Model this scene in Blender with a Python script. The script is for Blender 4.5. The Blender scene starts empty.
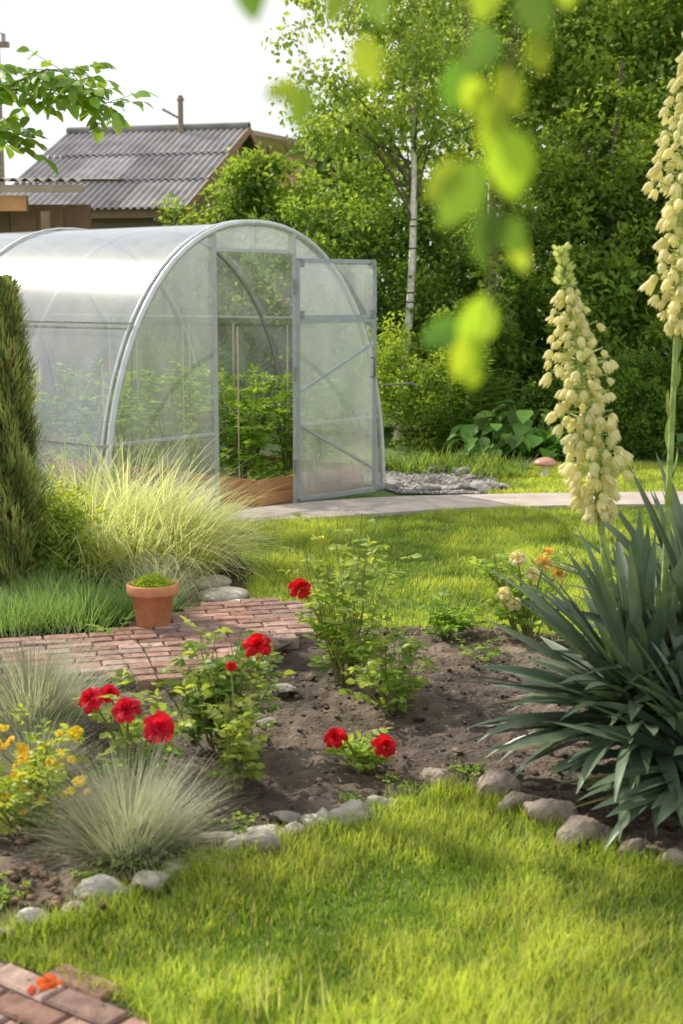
import bpy, math, bmesh
import numpy as np
from mathutils import Vector, noise
rng = np.random.default_rng(11)
R = rng.random
def U(a, b, n=None): return rng.uniform(a, b, n)
def nrm(a):
    a = np.asarray(a, float); return a / (np.linalg.norm(a, axis=-1, keepdims=True) + 1e-9)
scene = bpy.context.scene

# ------------------------------------------------------------ mesh builder
class MB:
    def __init__(s): s.v=[]; s.c=[]; s.f={3:[],4:[]}; s.m={3:[],4:[]}; s.s={3:[],4:[]}; s.n=0
    def add(s, v, f, c, m=0, smooth=False):
        v=np.asarray(v,float).reshape(-1,3); f=np.asarray(f,int); k=f.shape[1]
        c=np.asarray(c,float)
        if c.ndim==1: c=np.tile(c,(len(v),1))
        s.v.append(v); s.c.append(c); s.f[k].append(f+s.n)
        s.m[k].append(np.full(len(f),m)); s.s[k].append(np.full(len(f),smooth)); s.n+=len(v)
    def build(s, name, mats, parent=None):
        V=np.concatenate(s.v); C=np.concatenate(s.c)
        me=bpy.data.meshes.new(name); me.vertices.add(len(V)); me.vertices.foreach_set('co',V.ravel())
        L=[];st=[];mi=[];sm=[];o=0
        for k in (3,4):
            if s.f[k]:
                F=np.concatenate(s.f[k]); L.append(F.ravel()); st.append(o+np.arange(len(F))*k); o+=len(F)*k
                mi.append(np.concatenate(s.m[k])); sm.append(np.concatenate(s.s[k]))
        L=np.concatenate(L); st=np.concatenate(st); mi=np.concatenate(mi); sm=np.concatenate(sm)
        me.loops.add(len(L)); me.loops.foreach_set('vertex_index',L.astype(np.int32))
        me.polygons.add(len(st)); me.polygons.foreach_set('loop_start',st.astype(np.int32))
        me.polygons.foreach_set('material_index',mi.astype(np.int32))
        me.polygons.foreach_set('use_smooth',sm.astype(bool))
        me.update(calc_edges=True)
        a=me.attributes.new('col','FLOAT_COLOR','POINT')
        a.data.foreach_set('color',np.concatenate([np.clip(C,0,1),np.ones((len(C),1))],1).ravel().astype(np.float32))
        for m in mats: me.materials.append(m)
        ob=bpy.data.objects.new(name,me); scene.collection.objects.link(ob)
        if parent: ob.parent=parent
        return ob
def empty(name,loc=(0,0,0)):
    e=bpy.data.objects.new(name,None); scene.collection.objects.link(e); e.empty_display_size=.2
    return e
def jit(c,n,a=.15):
    c=np.asarray(c,float); return np.clip(c*(1+U(-a,a,(n,1)))*(1+U(-a*.4,a*.4,(n,3))),0,1)
def lerp(a,b,t):
    a=np.asarray(a,float);b=np.asarray(b,float);t=np.asarray(t)[:,None]; return a*(1-t)+b*t

def leaves(mb,P,D,N,L,W,C,m=0,fold=.25,det=0,curl=.15):
    n=len(P); D=nrm(D); S=nrm(np.cross(D,N)); N=np.cross(S,D)
    L=np.broadcast_to(L,(n,))[:,None]; W=np.broadcast_to(W,(n,))[:,None]*.5
    if det==0:
        v=np.stack([P,P+D*L*.45+S*W+N*W*fold,P+D*L-N*L*curl,P+D*L*.45-S*W+N*W*fold],1)
        i=np.arange(n)[:,None]*4
        f=np.concatenate([i+[0,1,2],i+[0,2,3]]); c=np.repeat(C,4,0)
        mb.add(v,f,c,m)
    else:
        def q(t,w,sg): return P+D*L*t+sg*S*W*w+N*W*w*fold-N*L*curl*t*t
        v=np.stack([P,q(.22,.8,1),q(.25,0,0),q(.22,.8,-1),q(.5,1,1),q(.52,0,0),q(.5,1,-1),q(.78,.6,1),q(.8,0,0),q(.78,.6,-1),P+D*L-N*L*curl],1)
        i=np.arange(n)[:,None]*11
        t=np.concatenate([i+[0,1,2],i+[0,2,3],i+[7,10,8],i+[8,10,9]])
        qd=np.concatenate([i+[1,4,5,2],i+[2,5,6,3],i+[4,7,8,5],i+[5,8,9,6]])
        c=np.repeat(C,11,0)
        mb.add(v,t,c,m,True)
        mb.f[4].append(qd+mb.n-len(v.reshape(-1,3))); mb.m[4].append(np.full(len(qd),m)); mb.s[4].append(np.full(len(qd),True))

def strands(mb,P,az,e0,e1,L,W,C,K=3,cols=2,Ct=None,m=0,sword=False,keel=.25,power=1.0,smooth=False,twist=0):
    n=len(P); L=np.broadcast_to(L,(n,)).astype(float); W=np.broadcast_to(W,(n,)).astype(float)
    e0=np.broadcast_to(e0,(n,)).astype(float); e1=np.broadcast_to(e1,(n,)).astype(float)
    H=np.stack([np.cos(az),np.sin(az),np.zeros(n)],1); S0=np.stack([-np.sin(az),np.cos(az),np.zeros(n)],1)
    tw=U(-1,1,n)*twist
    pos=P.astype(float).copy(); rows=[]; cs=[]
    for k in range(K+1):
        t=k/K; e=e0+(e1-e0)*t**power
        if sword: w=W*(.55+.45*math.sin(min(1,t*1.6)*math.pi/2))*(1-max(0,(t-.55)/.45)**1.8*.97)
        else: w=W*(1-.92*t**1.5)
        d=np.cos(e)[:,None]*H; d[:,2]+=np.sin(e)
        up=-np.sin(e)[:,None]*H; up[:,2]+=np.cos(e)
        ct=np.cos(tw)[:,None]; sn=np.sin(tw)[:,None]; S=S0*ct+up*sn; up=up*ct-S0*sn
        if cols==2: r=np.stack([pos+S*w[:,None]*.5,pos-S*w[:,None]*.5],1)
        else: r=np.stack([pos+S*w[:,None]*.5+up*w[:,None]*keel,pos,pos-S*w[:,None]*.5+up*w[:,None]*keel],1)
        rows.append(r); c=C if Ct is None else C*(1-t)+Ct*t
        cs.append(np.repeat(c[:,None,:],cols,1))
        pos=pos+d*(L/K)[:,None]
    V=np.stack(rows,1); Cc=np.stack(cs,1)
    i=np.arange(n)[:,None]*((K+1)*cols); F=[]
    for k in range(K):
        for j in range(cols-1):
            a=k*cols+j; F.append(i+[a,a+1,a+cols+1,a+cols])
    mb.add(V,np.concatenate(F),Cc.reshape(-1,3),m,smooth)

def tube(mb,pts,rad,c,m=0,ns=6,smooth=True,cap=True):
    pts=np.asarray(pts,float); n=len(pts); rad=np.broadcast_to(rad,(n,))
    T=nrm(np.gradient(pts,axis=0)); ref=np.array([0,0,1.]) if abs(T[0][2])<.9 else np.array([1.,0,0])
    a=nrm(np.cross(T[0],ref)); V=[]
    for i in range(n):
        a=nrm(a-T[i]*np.dot(a,T[i])); b=np.cross(T[i],a)
        th=np.arange(ns)/ns*2*math.pi+ (math.pi/4 if ns==4 else 0)
        V.append(pts[i]+rad[i]*(np.cos(th)[:,None]*a+np.sin(th)[:,None]*b))
    V=np.concatenate(V); F=[]
    for i in range(n-1):
        for j in range(ns): k=(j+1)%ns; F.append([i*ns+j,i*ns+k,(i+1)*ns+k,(i+1)*ns+j])
    if cap and ns==4: F+= [[3,2,1,0],[(n-1)*4+q for q in range(4)]]
    mb.add(V,F,c,m,smooth and ns>4)

BOXF=np.array([[0,3,2,1],[4,5,6,7],[0,1,5,4],[1,2,6,5],[2,3,7,6],[3,0,4,7]])
def box(mb,o,ex,ey,ez,c,m=0):
    o=np.array(o,float);ex=np.array(ex,float);ey=np.array(ey,float);ez=np.array(ez,float)
    v=[o,o+ex,o+ex+ey,o+ey,o+ez,o+ex+ez,o+ex+ey+ez,o+ey+ez]; mb.add(v,BOXF,c,m)

def ico(sub):
    bm=bmesh.new(); bmesh.ops.create_icosphere(bm,subdivisions=sub,radius=1)
    v=np.array([x.co[:] for x in bm.verts]); f=np.array([[q.index for q in x.verts] for x in bm.faces]); bm.free(); return v,f
ICO={1:ico(1),2:ico(2),3:ico(3),4:ico(4)}
def stone(mb,c,sx,sy,sz,col,m=0,sub=2,rough=.35,rot=None,smooth=True,cut=0):
    v,f=ICO[sub]; off=Vector(U(-50,50,3)); w=v.copy()
    if cut:
        pn=nrm(rng.normal(size=(cut,3))); pd=U(.5,.9,cut)
        dt=w@pn.T; sc=np.min(np.where(dt>1e-3,pd/np.maximum(dt,1e-3),9),1); w=w*np.minimum(1,sc)[:,None]; smooth=False
    d=np.array([noise.noise(Vector(p)*1.1+off)+noise.noise(Vector(p)*2.7+off)*.45+(noise.noise(Vector(p)*7+off)*.25 if sub>2 else 0) for p in v])
    w=w*(1+rough*d)[:,None]
    w=w*[sx,sy,sz]; a=U(0,6.28) if rot is None else rot
    M=np.array([[math.cos(a),-math.sin(a),0],[math.sin(a),math.cos(a),0],[0,0,1]])
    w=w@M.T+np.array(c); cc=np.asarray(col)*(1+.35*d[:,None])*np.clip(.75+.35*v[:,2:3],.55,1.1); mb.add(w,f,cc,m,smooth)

def inpoly(x,y,poly):
    poly=np.array(poly); r=np.zeros(len(x),bool); j=len(poly)-1
    for i in range(len(poly)):
        xi,yi=poly[i];xj,yj=poly[j]
        c=((yi>y)!=(yj>y))&(x<(xj-xi)*(y-yi)/(yj-yi+1e-12)+xi); r^=c; j=i
    return r
def scatter(poly,n):
    p=np.array(poly); lo=p.min(0);hi=p.max(0); a=rng.uniform(lo,hi,(n,2)); return a[inpoly(a[:,0],a[:,1],poly)]

# ------------------------------------------------------------ materials
def nt(name):
    m=bpy.data.materials.new(name); m.use_nodes=True; t=m.node_tree; t.nodes.clear()
    o=t.nodes.new('ShaderNodeOutputMaterial'); return m,t,o
def vari(t,scale,amt,detail=4,coord='Object'):
    at=t.nodes.new('ShaderNodeAttribute'); at.attribute_name='col'
    tc=t.nodes.new('ShaderNodeTexCoord'); nz=t.nodes.new('ShaderNodeTexNoise'); nz.inputs['Scale'].default_value=scale; nz.inputs['Detail'].default_value=detail
    t.links.new(tc.outputs[coord],nz.inputs['Vector'])
    mr=t.nodes.new('ShaderNodeMapRange'); mr.inputs[1].default_value=.25; mr.inputs[2].default_value=.75; mr.inputs[3].default_value=1-amt; mr.inputs[4].default_value=1+amt
    t.links.new(nz.outputs['Fac'],mr.inputs[0])
    vm=t.nodes.new('ShaderNodeVectorMath'); vm.operation='SCALE'
    t.links.new(at.outputs['Color'],vm.inputs[0]); t.links.new(mr.outputs[0],vm.inputs['Scale'])
    return vm.outputs[0],tc
def amat(name,rough=.8,scale=8,amt=.2,bs=0,bd=.3,bdist=.01,metal=0,spec=.4):
    m,t,o=nt(name); c,tc=vari(t,scale,amt)
    b=t.nodes.new('ShaderNodeBsdfPrincipled'); b.inputs['Roughness'].default_value=rough; b.inputs['Metallic'].default_value=metal
    b.inputs['Specular IOR Level'].default_value=spec
    t.links.new(c,b.inputs['Base Color']); t.links.new(b.outputs[0],o.inputs[0])
    if bs:
        n2=t.nodes.new('ShaderNodeTexNoise'); n2.inputs['Scale'].default_value=bs; n2.inputs['Detail'].default_value=6
        t.links.new(tc.outputs['Object'],n2.inputs['Vector'])
        bp=t.nodes.new('ShaderNodeBump'); bp.inputs['Strength'].default_value=bd; bp.inputs['Distance'].default_value=bdist
        t.links.new(n2.outputs['Fac'],bp.inputs['Height']); t.links.new(bp.outputs[0],b.inputs['Normal'])
    return m
def leafmat(name,trans=.4,rough=.45,spec=.4,scale=3,amt=.25,tint=(1.4,1.27,.6)):
    m,t,o=nt(name); c,tc=vari(t,scale,amt)
    b=t.nodes.new('ShaderNodeBsdfPrincipled'); b.inputs['Roughness'].default_value=rough; b.inputs['Specular IOR Level'].default_value=spec
    t.links.new(c,b.inputs['Base Color'])
    tr=t.nodes.new('ShaderNodeBsdfTranslucent'); vm=t.nodes.new('ShaderNodeVectorMath'); vm.operation='MULTIPLY'; vm.inputs[1].default_value=tint
    t.links.new(c,vm.inputs[0]); t.links.new(vm.outputs[0],tr.inputs['Color'])
    mx=t.nodes.new('ShaderNodeMixShader'); mx.inputs[0].default_value=trans
    t.links.new(b.outputs[0],mx.inputs[1]); t.links.new(tr.outputs[0],mx.inputs[2]); t.links.new(mx.outputs[0],o.inputs[0])
    return m
M_leaf=leafmat('leaf',.54); M_grass=leafmat('grass_blade',.54,.5,.3,2.2,.34); M_dry=leafmat('ornamental_blade',.48,.5,.3,3,.2,(1.15,1.12,.8))
M_yucca=leafmat('yucca_leaf',.1,.36,.55,9,.25,(1,1.1,.6)); M_petal=leafmat('petal',.4,.6,.2,20,.1,(1.1,.95,.8)); M_white=leafmat('cream_petal',.45,.5,.3,20,.08,(1.05,1.03,.85))
M_bark=amat('bark',.9,20,.35,40,.6,.02); M_soil=amat('soil',.85,10,.5,60,.9,.02)
M_stone=amat('stone',.9,16,.4,35,.9,.02); M_brick=amat('brick',.85,22,.45,70,.6,.008)
M_wood=amat('wood',.75,7,.15,40,.15,.003); M_clay=amat('terracotta',.75,18,.2,60,.2,.003)
M_steel=amat('galvanised_steel',.38,15,.12,0,metal=.45,spec=.5)
M_conc=amat('concrete',.85,5,.2,90,.4,.006); M_stem=leafmat('stem',.1)
M_roof=amat('asbestos_sheet',.85,3,.3,50,.3,.005)
M_plaster=amat('plaster',.9,4,.1,60,.2,.004); M_glaze=amat('glazed_ceramic',.25,6,.05)

def polycarb():
    m,t,o=nt('polycarbonate'); N=t.nodes.new; L=t.links.new
    tc=N('ShaderNodeTexCoord'); mp=N('ShaderNodeMapping'); mp.inputs['Scale'].default_value=(3,3,.6); L(tc.outputs['Object'],mp.inputs[0])
    nz=N('ShaderNodeTexNoise'); nz.inputs['Scale'].default_value=1.6; nz.inputs['Detail'].default_value=6; L(mp.outputs[0],nz.inputs['Vector'])
    mr=N('ShaderNodeMapRange'); mr.inputs[1].default_value=.3; mr.inputs[2].default_value=.7; mr.inputs[3].default_value=.13; mr.inputs[4].default_value=.36; L(nz.outputs['Fac'],mr.inputs[0])
    tr=N('ShaderNodeBsdfTransparent'); tr.inputs[0].default_value=(.95,.96,.96,1)
    df=N('ShaderNodeBsdfDiffuse'); df.inputs[0].default_value=(.80,.83,.86,1)
    tl=N('ShaderNodeBsdfTranslucent'); tl.inputs[0].default_value=(.88,.90,.92,1)
    gl=N('ShaderNodeBsdfGlossy'); gl.inputs['Roughness'].default_value=.14; gl.inputs[0].default_value=(.95,.97,1,1)
    m1=N('ShaderNodeMixShader'); m1.inputs[0].default_value=.5; L(df.outputs[0],m1.inputs[1]); L(tl.outputs[0],m1.inputs[2])
    m2=N('ShaderNodeMixShader'); L(mr.outputs[0],m2.inputs[0]); L(tr.outputs[0],m2.inputs[1]); L(m1.outputs[0],m2.inputs[2])
    fr=N('ShaderNodeLayerWeight'); fr.inputs[0].default_value=.5
    pw=N('ShaderNodeMath'); pw.operation='POWER'; pw.inputs[1].default_value=2.2; L(fr.outputs['Facing'],pw.inputs[0])
    m4=N('ShaderNodeMath'); m4.operation='MULTIPLY_ADD'; m4.inputs[1].default_value=.75; m4.inputs[2].default_value=.10; L(pw.outputs[0],m4.inputs[0])
    m3=N('ShaderNodeMixShader'); L(m4.outputs[0],m3.inputs[0]); L(m2.outputs[0],m3.inputs[1]); L(gl.outputs[0],m3.inputs[2])
    L(m3.outputs[0],o.inputs[0]); return m
M_poly=polycarb()

def groundmat():
    m,t,o=nt('grass_ground'); N=t.nodes.new; L=t.links.new
    tc=N('ShaderNodeTexCoord'); nz=N('ShaderNodeTexNoise'); nz.inputs['Scale'].default_value=30; nz.inputs['Detail'].default_value=8; L(tc.outputs['Object'],nz.inputs['Vector'])
    cr=N('ShaderNodeValToRGB'); cr.color_ramp.elements[0].position=.35; cr.color_ramp.elements[0].color=(.06,.11,.02,1); cr.color_ramp.elements[1].position=.7; cr.color_ramp.elements[1].color=(.18,.28,.05,1)
    L(nz.outputs['Fac'],cr.inputs[0]); b=N('ShaderNodeBsdfPrincipled'); b.inputs['Roughness'].default_value=.9
    L(cr.outputs[0],b.inputs['Base Color']); bp=N('ShaderNodeBump'); bp.inputs['Strength'].default_value=.5; bp.inputs['Distance'].default_value=.02; L(nz.outputs['Fac'],bp.inputs['Height']); L(bp.outputs[0],b.inputs['Normal'])
    L(b.outputs[0],o.inputs[0]); return m

# ------------------------------------------------------------ ground & sheets
mb=MB(); mb.add([[-200,-200,0],[200,-200,0],[200,200,0],[-200,200,0]],[[0,1,2,3]],(.1,.2,.03)); mb.build('ground',[groundmat()])
FRONT=[(-3.5,3.35),(-1.6,3.35),(-1.1,3.35),(-.84,3.36),(-.63,3.52),(-.52,3.67),(-.36,3.83),(-.235,3.94),(-.035,4.08),(.18,4.27),(.34,4.42),(.47,4.33),(.62,4.08),(.76,3.88),(.96,3.74),(1.5,3.62),(3.2,3.4)]
BACKE=[(3.2,6.5),(1.2,6.45),(.8,6.5),(.4,6.62),(.05,6.6),(-.12,6.9),(-.42,7.15),(-.5,7.9),(-.75,9.0),(-1.3,9.2),(-2.0,9.3),(-3.5,9.8)]
BED=FRONT+BACKE
def h2(x,y,s,o=0): return noise.noise(Vector((x*s,y*s,o)))
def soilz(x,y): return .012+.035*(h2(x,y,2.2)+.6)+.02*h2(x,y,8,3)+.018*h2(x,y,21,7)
st=.02; xs=np.arange(-3.5,3.2,st); ys=np.arange(3.3,9.8,st)
GX,GY=np.meshgrid(xs,ys,indexing='ij')
core=inpoly(GX.ravel(),GY.ravel(),BED).reshape(GX.shape)
Z=np.zeros(GX.shape)
for i,j in zip(*np.where(core)): Z[i,j]=max(.006,soilz(GX[i,j],GY[i,j]))
idx=np.arange(GX.size).reshape(GX.shape)
ok=core[:-1,:-1]&core[1:,1:]&core[1:,:-1]&core[:-1,1:]
F=np.stack([idx[:-1,:-1][ok],idx[1:,:-1][ok],idx[1:,1:][ok],idx[:-1,1:][ok]],1)
used=np.unique(F); remap=np.full(GX.size,-1); remap[used]=np.arange(len(used))
V=np.stack([GX.ravel()[used],GY.ravel()[used],Z.ravel()[used]],1)
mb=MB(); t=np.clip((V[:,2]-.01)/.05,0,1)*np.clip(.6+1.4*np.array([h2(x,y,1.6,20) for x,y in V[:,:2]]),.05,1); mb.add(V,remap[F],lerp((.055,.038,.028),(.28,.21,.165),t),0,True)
for p in scatter(BED,5200):
    if p[1]<7: r=U(.004,.016)*(1 if R()<.95 else 1.8); k=U(.5,1.5); stone(mb,(p[0],p[1],max(.006,soilz(*p))+r*.3),r,r*U(.7,1),r*.7,np.array((.15,.108,.08))*k,0,1,.6,smooth=False)
P2=scatter(BED,9000); n=len(P2); P3=np.c_[P2,[max(.006,soilz(x,y))+.006 for x,y in P2]]
D=rng.normal(size=(n,3)); D[:,2]*=.25; N=rng.normal(size=(n,3))*.4; N[:,2]+=1
tone=R(n); C=lerp((.07,.045,.03),(.34,.25,.17),tone); leaves(mb,P3,D,N,U(.012,.04,n),U(.005,.013,n),C,0,.1)
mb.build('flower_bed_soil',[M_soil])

pf=[(-1.05,9.75),(-.66,9.72),(.06,10.0),(.8,10.38),(1.63,10.5),(2.55,10.58),(4.5,10.6),(8,10.3)]
pb=[(-.62,10.40),(-.32,10.66),(.28,10.95),(1.0,11.08),(1.9,11.2),(2.7,11.25),(4.6,11.3),(8,11.1)]
def dense(p,n):
    p=np.array(p); d=np.r_[0,np.cumsum(np.linalg.norm(np.diff(p,axis=0),axis=1))]; q=np.linspace(0,d[-1],n)
    return np.stack([np.interp(q,d,p[:,0]),np.interp(q,d,p[:,1])],1)
a=dense(pf,40);b=dense(pb,40)
def sm(a): 
    b=a.copy(); b[1:-1]=(a[:-2]+2*a[1:-1]+a[2:])/4; return b
for _ in range(4): a=sm(a);b=sm(b)
v=np.concatenate([np.c_[a,np.full(40,.035)],np.c_[b,np.full(40,.035)],np.c_[a,np.full(40,-.02)],np.c_[b,np.full(40,-.02)]])
F=[[i,i+1,41+i,40+i] for i in range(39)]+[[80+i,81+i,i+1,i] for i in range(39)]+[[40+i,41+i,121+i,120+i] for i in range(39)]
mb=MB(); mb.add(v,F,(.48,.41,.37)); mb.build('garden_path',[M_conc])

def bricks(name,poly,ang,z,cols,L=.2,W=.098):
    mb=MB(); p=np.array(poly); c=p.mean(0); ca,sa=math.cos(ang),math.sin(ang)
    rr=np.abs(p-c).max()*1.5; nr=int(rr/W)+2; nc=int(rr/L)+2
    mb.add(np.c_[p,np.full(len(p),z-.014)],[[0,i,i+1] for i in range(1,len(p)-1)],(.10,.085,.065),1)
    for r in range(-nr,nr):
        for q in range(-nc,nc):
            x=(q+(.5 if r%2 else 0))*L; y=r*W; wx=c[0]+x*ca-y*sa; wy=c[1]+x*sa+y*ca
            if not inpoly(np.array([wx]),np.array([wy]),poly)[0]: continue
            hl,hw=L/2-.004,W/2-.004; t=ang+U(-.02,.02); dz=U(-.004,.004)+.006*h2(wx,wy,2); b=.006
            X=np.array([math.cos(t),math.sin(t),U(-.02,.02)]);Y=np.array([-math.sin(t),math.cos(t),U(-.03,.03)]); o=np.array([wx,wy,z+dz])
            k=cols[rng.integers(len(cols))]*U(.7,1.25)
            sg=((-1,-1),(1,-1),(1,1),(-1,1))
            lo=[o+sx*hl*X+sy*hw*Y-[0,0,.05] for sx,sy in sg]; mi=[o+sx*hl*X+sy*hw*Y-[0,0,b] for sx,sy in sg]; up=[o+sx*(hl-b)*X+sy*(hw-b)*Y for sx,sy in sg]
            f=[[8,9,10,11]]+[[i,(i+1)%4,4+(i+1)%4,4+i] for i in range(4)]+[[4+i,4+(i+1)%4,8+(i+1)%4,8+i] for i in range(4)]
            mb.add(lo+mi+up,f,k)
    P=scatter(poly,900); n=len(P); D=rng.normal(size=(n,3)); D[:,2]*=.1; leaves(mb,np.c_[P,np.full(n,z+.006)],D,np.tile([0,0,1.],(n,1))+rng.normal(size=(n,3))*.2,U(.008,.025,n),U(.004,.01,n),lerp((.12,.08,.04),(.4,.33,.2),R(n)),1)
    return mb.build(name,[M_brick,M_soil])
bc=[np.array(x) for x in((.29,.155,.12),(.34,.20,.16),(.24,.13,.10),(.32,.22,.185),(.26,.16,.13))]
TERR=[(-3.4,5.15),(-1.15,5.55),(-.75,5.5),(-.43,5.68),(-.24,6.1),(-.11,6.45),(-.14,6.85),(-.45,6.98),(-.72,6.86),(-1.0,6.3),(-1.5,6.1),(-3.4,6.0)]
bricks('brick_path',TERR,.28,.085,bc,.2,.085)
bp2=[(-3.2,3.28),(-1.1,3.30),(-.84,3.24),(-.64,3.12),(-.46,2.99),(-.36,2.85),(-.3,2.6),(-.3,1.2),(-3.2,1.2)]
bricks('brick_path',bp2,-.62,.035,bc,.2,.085)

# ------------------------------------------------------------ lawns
def lawn(mb,poly,n,h0,h1,w,c1,c2,excl=()):
    P=scatter(poly,n); n=len(P); pn=np.array([h2(x,y,1.3,5)+.6*h2(x,y,5,9)+.4*h2(x,y,14,2) for x,y in P])
    t=np.clip(.5+1.3*pn+U(-.4,.4,n),0,1); C=lerp(c1,c2,t)
    dry=R(n)<.07; C[dry]=np.array((.58,.52,.26))*U(.7,1.1,(dry.sum(),1))
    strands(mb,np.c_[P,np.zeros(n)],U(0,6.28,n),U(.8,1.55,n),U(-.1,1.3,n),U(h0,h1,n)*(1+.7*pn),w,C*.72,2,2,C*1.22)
def fringe(mb,line,n,h0,h1,spread,c1,c2,w=.004):
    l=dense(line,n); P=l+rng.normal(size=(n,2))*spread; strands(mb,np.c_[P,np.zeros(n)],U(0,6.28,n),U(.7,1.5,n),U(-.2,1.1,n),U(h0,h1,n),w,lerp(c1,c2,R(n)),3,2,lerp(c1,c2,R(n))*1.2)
mb=MB(); G1=(.16,.27,.035); G2=(.50,.60,.12)
FL=FRONT[2:]+[(3.2,1.8),(-.3,1.8),(-.3,2.6),(-.36,2.85),(-.46,3.0),(-.64,3.13),(-.84,3.25),(-1.1,3.31)]
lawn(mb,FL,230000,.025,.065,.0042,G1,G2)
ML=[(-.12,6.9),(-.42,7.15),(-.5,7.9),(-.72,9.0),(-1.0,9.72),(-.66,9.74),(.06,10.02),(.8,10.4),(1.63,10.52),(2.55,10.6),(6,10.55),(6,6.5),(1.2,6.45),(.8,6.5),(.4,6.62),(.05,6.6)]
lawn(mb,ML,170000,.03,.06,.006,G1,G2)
BL=[(1.15,11.12),(1.9,11.22),(2.7,11.28),(6,11.3),(6,13.4),(1.6,13.2),(1.25,12.2)]
lawn(mb,BL,50000,.03,.06,.009,G1,G2)
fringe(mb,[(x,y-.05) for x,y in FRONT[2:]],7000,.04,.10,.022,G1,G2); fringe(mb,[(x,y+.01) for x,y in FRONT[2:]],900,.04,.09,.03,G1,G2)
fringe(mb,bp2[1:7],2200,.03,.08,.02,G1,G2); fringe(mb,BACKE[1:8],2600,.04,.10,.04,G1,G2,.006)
mb.build('lawn',[M_grass])

# ------------------------------------------------------------ edging stones
mb=MB()
e=dense(FRONT[2:10],23)
for i,(x,y) in enumerate(e):
    s=U(.03,.075); k=U(.65,1.2)
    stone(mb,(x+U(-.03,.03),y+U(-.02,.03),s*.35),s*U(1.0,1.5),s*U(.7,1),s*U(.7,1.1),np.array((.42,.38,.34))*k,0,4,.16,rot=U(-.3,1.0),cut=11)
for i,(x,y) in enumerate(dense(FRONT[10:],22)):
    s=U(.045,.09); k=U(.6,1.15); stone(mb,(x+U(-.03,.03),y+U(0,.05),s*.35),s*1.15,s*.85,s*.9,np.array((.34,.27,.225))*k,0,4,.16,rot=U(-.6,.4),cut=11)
for (x,y,s) in [(-.22,5.5,.05),(-.28,5.05,.04),(-.68,4.2,.04),(-.36,3.93,.05),(-.16,4.1,.045)]:
    stone(mb,(x,y,.04),s*1.3,s,s*.4,(.28,.25,.22),0,3,.2,cut=10)
for i in range(110):
    x=U(-1.3,-.55);y=U(3.45,4.0); r=U(.006,.018); stone(mb,(x,y,.04),r,r,r*.6,np.array((.2,.12,.075))*U(.5,1.6),0,1,.4)
mb.build('edging_stones',[M_stone])
mb=MB()
for (x,y,rx,ry) in [(-.62,7.28,.17,.14),(-.72,7.62,.14,.12),(-.5,6.98,.15,.1)]:
    stone(mb,(x,y,.03),rx,ry,.045,(.44,.40,.34),0,3,.18)
for x,y,s in((-1.12,6.5,.07),(-1.28,6.44,.05),(-1.6,6.4,.08)): stone(mb,(x,y,.05),s,.05,.03,(.3,.28,.26),0,3,.2,cut=10)
mb.build('stepping_stones',[M_stone])
mb=MB()
ROCK=[(.45,11.3),(1.1,11.25),(1.3,11.8),(1.35,12.6),(.9,13.0),(.4,12.6),(.2,12.0)]
mb.add(np.c_[np.array(ROCK),np.full(len(ROCK),.006)],[[0,i,i+1] for i in range(1,6)],(.12,.10,.085),0)
for p in scatter(ROCK,5500):
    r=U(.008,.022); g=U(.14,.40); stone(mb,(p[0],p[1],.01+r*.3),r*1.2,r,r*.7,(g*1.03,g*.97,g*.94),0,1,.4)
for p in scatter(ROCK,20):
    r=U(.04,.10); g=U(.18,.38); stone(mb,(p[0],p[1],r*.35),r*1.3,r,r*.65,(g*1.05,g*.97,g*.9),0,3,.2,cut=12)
for i in range(8):
    r=U(.06,.12); g=U(.24,.42); stone(mb,(.62+i*.1,11.38+i*.03+U(-.04,.05),.03),r*1.2,r,r*.5,(g*1.04,g*.95,g*.88),0,3,.2,cut=12)
mb.build('rockery',[M_stone])

# ------------------------------------------------------------ greenhouse
GL=np.array([-1.56,9.27,0]); ES=np.array([.63,.777,0]); EA=np.array([-.777,.63,0])
def W(s,a,z): return GL+ES*s+EA*a+np.array([0,0,z])
GLEN=6.0; NEXP=2.2; HT=2.10
th=np.linspace(0,math.pi,41)
prof=[(1.5-1.5*np.sign(math.cos(x))*abs(math.cos(x))**(2/NEXP),HT*abs(math.sin(x))**(2/NEXP)) for x in th]
def ztop(s): q=abs(s-1.5)/1.5; return HT*max(0,1-q**NEXP)**(1/NEXP)
gh=empty('greenhouse'); steel=(.50,.52,.54)
mb=MB()
aa=np.linspace(0,GLEN,7); V=[];
for a_ in aa:
    for s,z in prof: V.append(W(s,a_,z))
n=len(prof); F=[[i*n+j,i*n+j+1,(i+1)*n+j+1,(i+1)*n+j] for i in range(len(aa)-1) for j in range(n-1)]
mb.add(V,F,(.7,.7,.7),0,True); mb.build('roof_and_side_panels',[M_poly],gh)
mb=MB()
def endpanel(s0,s1,a,zb=.02):
    ss=np.linspace(s0,s1,14); V=[];
    for s in ss: V+= [W(s,a,min(zb,ztop(s))),W(s,a,ztop(s))]
    mb.add(V,[[2*i,2*i+2,2*i+3,2*i+1] for i in range(13)],(.7,.7,.7))
endpanel(0,1.05,.005);endpanel(1.9,3,.005);endpanel(1.05,1.9,.005,1.9);endpanel(0,3,GLEN-.005)
mb.build('end_panels',[M_poly],gh)
mb=MB()
for a_ in np.arange(0,GLEN+.1,1.0):
    r=.022 if a_ in(0,) else .015; sc=1 if a_==0 else .985
    tube(mb,[W(1.5+(s-1.5)*sc,a_-(.012 if a_==0 else 0),z*sc) for s,z in prof],r,(.62,.64,.66) if a_==0 else (.36,.37,.38),0,8)
for a_ in (.05,2.0,4.0): tube(mb,[W(1.5+(s-1.5)*1.006,a_,z*1.006) for s,z in prof],.010,(.7,.72,.73),0,6)
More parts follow.
